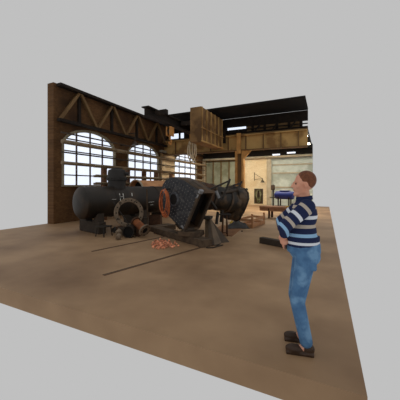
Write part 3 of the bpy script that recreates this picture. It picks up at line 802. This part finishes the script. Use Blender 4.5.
# smokebox trestle
t0, t1 = F(222.5, 236.5), F(227.5, 236.3)
tt = P(224.5, 214.5, 8.55)
tz = thing('steel_trestle', 'thin two-legged steel trestle under the dark round casing', 'trestle', F(225, 236.3))
dv = (t1 - t0).normalized()
nb = cw(0, 1)
ttz = 1.65 - (214.5 - HOR) / FOC * 8.5
m0 = (t0 + t1) / 2
for s in (-1, 1):
    part('leg', bar(bmn(), m0 + dv * .085 * s, Vector((m0.x, m0.y, ttz)) + dv * .06 * s, .035, .035), M['rust_dark'], tz, smooth=False)
    part('leg', bar(bmn(), m0 + dv * .085 * s + nb * .3, Vector((m0.x, m0.y, ttz)) + dv * .06 * s + nb * .06, .035, .035), M['rust_dark'], tz, smooth=False)
part('top_bar', bar(bmn(), Vector((m0.x, m0.y, ttz)) - dv * .2 + nb * .03, Vector((m0.x, m0.y, ttz)) + dv * .18 + nb * .03, .12, .05), M['dark_steel'], tz, bevel=.008)
part('cross_bar', bar(bmn(), m0 - dv * .08 + Vector((0, 0, .12)), m0 + dv * .08 + Vector((0, 0, .12)), .03, .03), M['rust_dark'], tz, smooth=False)
# rusty sheet on floor
q4 = [F(207, 233), F(232, 236.5), F(243, 228), F(222, 225)]
single('rusty_sheet', prism(bmn(), q4, (0, 0, .012)), M['rust_sheet'], 'rusty steel sheet lying on the floor beneath the boiler', 'sheet', q4[0], smooth=False)

# copper pieces
rnd = random.Random(11)
bm = bmn(); tube(bm, (0, 0, 0), (0, 0, .035), .016, n=10); lathe(bm, (0, 0, .035), (0, 0, 1), [(.028, 0), (.026, .012), (.012, .022), (.004, .024)], 12)
bm2 = bm
pm = None
pc0 = F(162.5, 245)
spots = []
for i in range(6000):
    if len(spots) >= 110: break
    top_ = len(spots) >= 82
    ax_, ay_ = rnd.gauss(0, .35 if top_ else .55), rnd.gauss(0, .35 if top_ else .55)
    if ax_ * ax_ + ay_ * ay_ > 1: continue
    px = 161.8 + ax_ * 10 + (9 if len(spots) % 10 == 9 else 0); py = 245.2 + ay_ * 4.2
    p = F(px, py); p.z = .083 if top_ else .026
    if any((p - q).length < .062 for q in spots): continue
    spots.append(p)
for p in spots:
    if pm is None:
        o = mesh('copper_rivet', bm2, M['copper'], (0, 0, 0)); pm = o
    else:
        o = pm.copy(); C.objects.link(o)
    o.location = p; o.rotation_euler = (rnd.uniform(1.4, 1.75), rnd.uniform(-.2, .2), rnd.uniform(0, 6.28))
    s = rnd.uniform(.85, 1.1); o.scale = (s, s, s)
    tag(o, 'small bright copper rivet in the loose heap before the timber baulk', 'rivet', 'copper rivets heaped on the floor')

# ------------------------------------------------------------------ middle distance
# tarpaulin bundle
bm = bmn(); c = F(239, 229); n_u, n_v = 28, 14
dx, dy = cw(1, .12).normalized(), cw(-.12, 1).normalized(); grid = []
rnd = random.Random(2)
for i in range(n_u + 1):
    row = []
    for j in range(n_v + 1):
        u, v = i / n_u * 2 - 1, j / n_v * 2 - 1
        h = max(0, (1 - abs(u) ** 2.4)) * max(0, 1 - abs(v) ** 2) * (.25 + .05 * math.sin(7 * u + 2) + .04 * math.sin(9 * v + 4 * u)) 
        row.append(bm.verts.new(c + dx * u * .44 + dy * (v * .24 + .25) + Vector((0, 0, h + .006))))
    grid.append(row)
for i in range(n_u):
    for j in range(n_v): bm.faces.new((grid[i][j], grid[i + 1][j], grid[i + 1][j + 1], grid[i][j + 1]))
single('tarpaulin', bm, M['tarp'], 'crumpled slate-grey tarpaulin on the floor beside the wooden crate', 'tarpaulin', c, solid=.012)
# open wooden crate with posts
cr0, cr1 = F(252.3, 228.3), F(264, 224)
d = (cr1 - cr0).normalized(); nn_ = Vector((-d.y, d.x, 0))
if nn_.dot(cw(0, 1)) < 0: nn_ = -nn_
wc = thing('wooden_crate', 'open wooden crate with corner posts standing beyond the tarpaulin', 'crate', (cr0 + cr1) / 2)
Lc = (cr1 - cr0).length; up = Vector((0, 0, 1)); dp = .55
for p, h in ((cr0, .46), (cr1, .5), (cr0 + nn_ * dp, .4), (cr1 + nn_ * dp, .4)):
    part('corner_post', bar(bmn(), p, p + up * h, .07, .07), M['wood'], wc, bevel=.005)
for p, q, z in ((cr0, cr1, .1), (cr0, cr1, .3), (cr0 + nn_ * dp, cr1 + nn_ * dp, .1), (cr0 + nn_ * dp, cr1 + nn_ * dp, .3), (cr0, cr0 + nn_ * dp, .1), (cr0, cr0 + nn_ * dp, .3), (cr1, cr1 + nn_ * dp, .1), (cr1, cr1 + nn_ * dp, .3)):
    part('side_board', bar(bmn(), p + up * z, q + up * z, .03, .09), M['wood'], wc, smooth=False)
part('base_board', bar(bmn(), cr0 + nn_ * dp / 2 + up * .03, cr1 + nn_ * dp / 2 + up * .03, dp, .04), M['wood'], wc, smooth=False)
yc = cr0 + nn_ * .8 - d * .18
single('yellow_can', lathe(bmn(), yc, (0, 0, 1), [(.08, 0), (.08, .19), (.06, .22), (.03, .23), (.03, .26)], 20), M['yellow'], 'yellow can standing left of the wooden crate', 'can', yc)
# workbench
g0 = F(270.3, 217.5); bt = 1.65 - (206 - HOR) / FOC * 13.6
wb = thing('workbench', 'low brown timber workbench in front of the plastered bay', 'bench', g0)
l0, l1 = P(259.5, 206, 13.6), P(296, 208, 12.6); l0.z = l1.z = bt
d = (l1 - l0).normalized(); nn_ = Vector((-d.y, d.x, 0))
part('bench_top', bar(bmn(), l0 + nn_ * .3 - up * .05, l1 + nn_ * .3 - up * .05, .65, .1), M['bench'], wb, bevel=.01)
part('apron', bar(bmn(), l0 + nn_ * .03 - up * .17, l1 + nn_ * .03 - up * .17, .04, .14), M['bench'], wb, smooth=False)
for t in (.27, .88):
    for s in (.06, .54):
        p = l0.lerp(l1, t) + nn_ * s; part('leg', bar(bmn(), Vector((p.x, p.y, 0)), Vector((p.x, p.y, bt - .1)), .1, .1), M['rust_dark'], wb, smooth=False)
# pale offcut on the bench, seen beside the sleeve
yb = l0.lerp(l1, .72) + nn_ * .1
single('yellow_offcut', bar(bmn(), yb + up * .03, yb + d * .16 + up * .03, .09, .06), M['yellow'], 'small yellow block on the workbench beside the man', 'block', yb, bevel=.006)
# blue tank on dark machine stand
b0_, b1_ = P(276, 195.6, 17.3), P(293.5, 195.6, 16.6); zb = 1.05; b0_.z = b1_.z = zb
bt_ = thing('blue_tank', 'royal blue horizontal tank before the pale plastered bay', 'tank', Vector(((b0_.x + b1_.x) / 2, (b0_.y + b1_.y) / 2, 0)))
d = (b1_ - b0_).normalized(); nn_ = Vector((-d.y, d.x, 0))
part('shell', lathe(bmn(), b0_, d, [(.02, -.08), (.15, -.06), (.24, 0), (.26, .06), (.26, (b1_ - b0_).length - .06), (.24, (b1_ - b0_).length), (.02, (b1_ - b0_).length + .08)], 28), M['bolt_of_blue'], bt_)
part('top_box', bar(bmn(), b0_ + d * .3 + up * .27, b0_ + d * .9 + up * .27, .3, .08), M['bolt_of_blue'], bt_, bevel=.01)
for t in (.2, .8):
    for s in (-.2, .2):
        p = b0_.lerp(b1_, t) + nn_ * s; part('leg', bar(bmn(), Vector((p.x, p.y, 0)), Vector((p.x, p.y, zb - .12)), .08, .08), M['dark_steel'], bt_, smooth=False)
part('base_frame', bar(bmn(), Vector((b0_.x, b0_.y, .3)), Vector((b1_.x, b1_.y, .3)), .45, .12), M['dark_steel'], bt_, smooth=False)
# wall machinery left of it
vp = P(273, 196, 19.2)
vm = thing('pillar_drill', 'slim dark pillar drill against the pilaster left of the blue tank', 'drill', Vector((vp.x, vp.y, 0)))
part('base', box(bmn(), (vp.x - .22, vp.y - .25, 0), (vp.x + .22, vp.y + .25, .12)), M['dark_steel'], vm, bevel=.02)
part('column', tube(bmn(), (vp.x, vp.y + .1, .1), (vp.x, vp.y + .1, 1.75), .055, n=12), M['dark_steel'], vm)
part('table', box(bmn(), (vp.x - .2, vp.y - .22, .78), (vp.x + .2, vp.y + .1, .84)), M['dark_steel'], vm, bevel=.01)
part('head', box(bmn(), (vp.x - .12, vp.y - .22, 1.35), (vp.x + .12, vp.y + .2, 1.72)), M['pipe_dark'], vm, bevel=.03)
part('spindle', tube(bmn(), (vp.x, vp.y - .1, 1.1), (vp.x, vp.y - .1, 1.36), .03, n=10), M['dark_steel'], vm)
# bracket lamp on cream wall
def bw(px, py, off=0.): 
    u = px - 200; Y = (BY - off) / (CY + SY * u / FOC); return P(px, py, Y)
wl = thing('bracket_lamp', 'bronze shaded lamp on a triangular bracket on the cream wall', 'lamp', bw(254.3, 178, .02))
a0, a1, e_ = bw(254.4, 173.5, .03), bw(254.4, 179.5, .03), bw(263.3, 178.6, .03)
e_ = Vector((e_.x, BY - .35, e_.z))
part('wall_rod', tube(bmn(), a0 + up * .1, bw(254.4, 180.8, .03), .025, n=8), M['lamp_shade'], wl)
part('arm', tube(bmn(), a0, e_, .018, n=8), M['lamp_shade'], wl); part('arm', tube(bmn(), a1, e_, .018, n=8), M['lamp_shade'], wl)
part('lamp_shade', lathe(bmn(), e_, (0, 0, 1), [(.17, -.34), (.165, -.3), (.1, -.2), (.05, -.13), (.03, 0.02)], 20), M['lamp_shade'], wl)
part('bulb', ball(bmn(), e_ - up * .31, .06, 8), M['trim_pale'], wl)
# recess with green hoses on the wall
h0 = bw(258.8, 190, .06)
hg = thing('green_hoses', 'loops of faded green hose hung on the cream wall under the bracket lamp', 'hose', Vector((h0.x, BY, 1.2)))
part('backboard', box(bmn(), (bw(254.3, 190).x, BY - .05, .12), (bw(263.2, 190).x, BY - .005, 1.42)), M['pipe_dark'], hg, bevel=.02)
part('peg', tube(bmn(), (h0.x, BY - .02, 1.28), (h0.x, BY - .3, 1.28), .03, n=8), M['dark_steel'], hg)
rnd = random.Random(8)
for k in range(6):
    pts = []; rw, rh = rnd.uniform(.13, .27), rnd.uniform(.35, .55)
    for i in range(20):
        t = 2 * math.pi * i / 20
        pts.append(Vector((h0.x + rw * math.sin(t) + rnd.uniform(-.015, .015), BY - .09 - .035 * k, 1.3 - rh * (1 - math.cos(t)))))
    part('hose_loop', path(bmn(), pts, .032, 6, closed=True), M['green' if k % 3 else 'trim_pale'], hg)
# dark beam on floor
baulk(259.2, 243.2, 288, 249, .17, .18, 'dark tarred timber lying on the floor behind the man', 'timber_dark')
c = F(242, 231.5); bm = bmn(); ball(bm, c + up * .015, .03, 6, (1.5, 1, .6)); single('stone_chip', bm, M['timber_dark'], 'small dark chip on the bare floor near the tarpaulin', 'chip', c)

# ------------------------------------------------------------------ the man
PX, PY_ = 303.5, 2.66
mb = cw((PX - 200) / FOC * PY_, PY_, 0)
RZ = YAW + math.radians(76)
man = thing('person', 'man in a striped navy sweater and jeans watching the boiler', 'person', (0, 0, 0))
def cap(bm, p, q, r1, r2, n=12):
    p, q = Vector(p), Vector(q); ball(bm, p, r1, n); ball(bm, q, r2, n); tube(bm, p, q, r1, r2, n=n * 2)
def remesh(o, v, it=4, f=.5):
    md = o.modifiers.new('union', 'REMESH'); md.mode = 'VOXEL'; md.voxel_size = v; md.use_smooth_shade = True
    ms = o.modifiers.new('smooth', 'SMOOTH'); ms.iterations = it; ms.factor = f
HZ = 1.665       # head centre
bm = bmn()
# skull, jaw, face
ball(bm, (0, -.015, HZ + .035), .1, 14, (.76, .98, .98)); ball(bm, (0, .03, HZ - .035), .075, 12, (.82, .92, 1.0)); ball(bm, (0, .07, HZ - .1), .034, 10, (1.05, .85, .8)); cap(bm, (-.045, .0, HZ - .075), (-.012, .07, HZ - .1), .024, .022, 8); cap(bm, (.045, .0, HZ - .075), (.012, .07, HZ - .1), .024, .022, 8)
cap(bm, (0, .09, HZ + .02), (0, .11, HZ - .018), .01, .014, 8)     # nose
ball(bm, (-.012, .1, HZ - .022), .011, 6); ball(bm, (.012, .1, HZ - .022), .011, 6)
ball(bm, (0, .086, HZ - .05), .018, 8, (1.3, .65, .55)); ball(bm, (0, .084, HZ - .064), .017, 8, (1.2, .6, .5))
ball(bm, (0, .078, HZ + .03), .022, 8, (2.3, .7, .5))                     # brow
for s in (-1, 1):
    ball(bm, (.078 * s, -.012, HZ - .005), .03, 8, (.3, .62, 1.05)); ball(bm, (.05 * s, .062, HZ - .02), .024, 8)
cap(bm, (0, -.01, 1.5), (0, .005, HZ - .06), .062, .056)
# torso and limbs under the clothes
ball(bm, (0, -.005, 1.36), .15, 12, (1.1, .68, 1.0)); ball(bm, (0, .03, 1.16), .14, 12, (1.05, .88, 1.1)); ball(bm, (0, -.005, .98), .14, 12, (1.05, .85, .9))
cap(bm, (-.15, -.01, 1.46), (.15, -.01, 1.46), .05, .05); cap(bm, (0, 0, 1.4), (0, 0, 1.52), .07, .055)
ARM = {-1: ((-.185, -.01, 1.45), (-.25, .2, 1.27), (-.095, .195, 1.13)), 1: ((.185, -.01, 1.45), (.25, .2, 1.26), (.095, .2, 1.14))}
for s in (-1, 1):
    S, E, W_ = [Vector(v) for v in ARM[s]]
    cap(bm, S, E, .048, .036); cap(bm, E, W_, .036, .026)
    cap(bm, (.088 * s, 0, .93), (.1 * s, .07, .5), .07, .048); cap(bm, (.1 * s, .07, .5), (.105 * s, -.01, .1), .047, .036); cap(bm, (.105 * s, -.02, .06), (.115 * s, .13, .04), .034, .028)
    # hand: palm, four fingers curled over the other hand, thumb from the side of the palm
    f_ = (W_ - E).normalized(); dn = Vector((0, 0, -1)); side_ = f_.cross(dn).normalized()
    pal = W_ + f_ * .045 + dn * .012
    ball(bm, pal, .042, 10, (1, 1, 1), None); 
    for k in range(4):
        base = pal + f_ * .03 + dn * (-.03 + .02 * k); ln = (.042, .047, .044, .034)[k]
        k1 = base + f_ * ln + Vector((0, .004, -.004)); k2 = k1 + (f_ * .55 + Vector((0, -.45, -.25))).normalized() * ln * .65
        cap(bm, base, k1, .0095, .009, 6); cap(bm, k1, k2, .009, .008, 6)
    tb_ = pal + Vector((0, .01, .03)); cap(bm, tb_, tb_ + f_ * .035 + Vector((0, .012, .012)), .0115, .01, 6); cap(bm, tb_ + f_ * .035 + Vector((0, .012, .012)), tb_ + f_ * .06 + Vector((0, .01, .0)), .01, .0085, 6)
body = part('body', bm, M['skin'], man); remesh(body, .0065, 3)
# eyes, lips
for s in (-1, 1): part('eye', ball(bmn(), (.033 * s, .078, HZ + .008), .0115, 8, (1.1, .6, .7)), M['eye'], man)
part('lips', ball(bmn(), (0, .093, HZ - .057), .016, 8, (1.3, .5, .42)), M['lip'], man)
# hair
bm = bmn(); ball(bm, (0, -.026, HZ + .045), .102, 16, (.79, .97, .97))
for v in list(bm.verts):
    lim = HZ + .055 if v.co.y > .02 else HZ + .055 - (.02 - v.co.y) * 1.25
    lim = max(lim, HZ - .045)
    if v.co.y > -.02 and v.co.y < .035 and abs(v.co.x) > .05: lim = HZ + .02
    if v.co.z < lim: v.co = Vector((v.co.x * .88, v.co.y * .86, max(v.co.z, lim - .03)))
hair = part('hair', bm, M['hair'], man); remesh(hair, .007, 2)
# sweater
NAVY, TAN, WHT, LBL = (38, 46, 78), (190, 178, 164), (226, 230, 236), (150, 190, 224)
def stops(seq, total):
    out, p = [], 0
    for c, wd in seq: out.append((p / total, c)); p += wd
    return out
seq = [(NAVY, .03), (WHT, .028), (NAVY, .05), (LBL, .034), (NAVY, .055), (TAN, .034), (NAVY, .055), (WHT, .036), (NAVY, .06), (TAN, .034), (NAVY, .055), (NAVY, .11)]
tot = sum(s[1] for s in seq)
M['sweater'] = stripe_mat('striped_knit', (0, 0, 1), 1.04, tot, stops(seq, tot))
bm = bmn()
ball(bm, (0, -.005, 1.36), .165, 14, (1.13, .76, 1.0)); ball(bm, (0, .03, 1.19), .158, 14, (1.08, .98, 1.0)); ball(bm, (0, .02, 1.1), .15, 14, (1.12, 1.0, .55))
cap(bm, (-.15, -.01, 1.455), (.15, -.01, 1.455), .066, .066); cap(bm, (0, -.01, 1.44), (0, -.004, 1.5), .09, .074)
lathe(bm, (0, .012, 1.045), (0, 0, 1), [(.162, 0), (.168, .1)], 32)
swt = part('sweater', bm, M['sweater'], man); remesh(swt, .011, 4)
part('collar', lathe(bmn(), (0, -.008, 1.512), (0, .12, 1), [(.062, 0), (.082, -.005), (.08, .03), (.066, .034)], 28, closed=True), M['sweater'], swt)
for s in (-1, 1):
    S, E, W_ = [Vector(v) for v in ARM[s]]
    d = (S - E).normalized()
    st_ = [(NAVY, .06), (LBL, .03), (NAVY, .05), (TAN, .032), (NAVY, .055), (WHT, .034), (NAVY, .07), (TAN, .034), (NAVY, .1)]
    tt_ = sum(x[1] for x in st_)
    m = stripe_mat('striped_sleeve', tuple(d), E.dot(d) - .1, tt_, stops(st_, tt_))
    bm = bmn(); cap(bm, S, E, .074, .062); cap(bm, E, E.lerp(W_, .62), .062, .05)
    sv = part('sleeve', bm, m, swt); remesh(sv, .011, 4)
# jeans and belt line
bm = bmn(); ball(bm, (0, 0, .99), .15, 14, (1.1, .93, .75)); lathe(bm, (0, .0, .98), (0, 0, 1), [(.165, 0), (.158, .1)], 32)
for s in (-1, 1):
    cap(bm, (.085 * s, -.005, .93), (.1 * s, .07, .5), .1, .07); cap(bm, (.1 * s, .07, .5), (.105 * s, -.01, .12), .07, .062); ball(bm, (.07 * s, -.06, .95), .09, 10)
jn = part('jeans', bm, M['jeans'], man); remesh(jn, .012, 4)
part('pocket', box(bmn(), (-.17, -.1, .83), (-.12, -.01, .95)), M['jeans'], jn, bevel=.02)
for s in (-1, 1):
    bm = bmn(); ball(bm, (.105 * s, -.03, .055), .055, 10, (.9, 1.1, 1)); ball(bm, (.115 * s, .1, .045), .052, 10, (.95, 1.7, .8)); box(bm, (.06 * s, -.08, 0), (.16 * s, .18, .025))
    sh = part('shoe', bm, M['leather'], man); remesh(sh, .009, 2)
man.location = mb; man.rotation_euler = (0, 0, RZ)
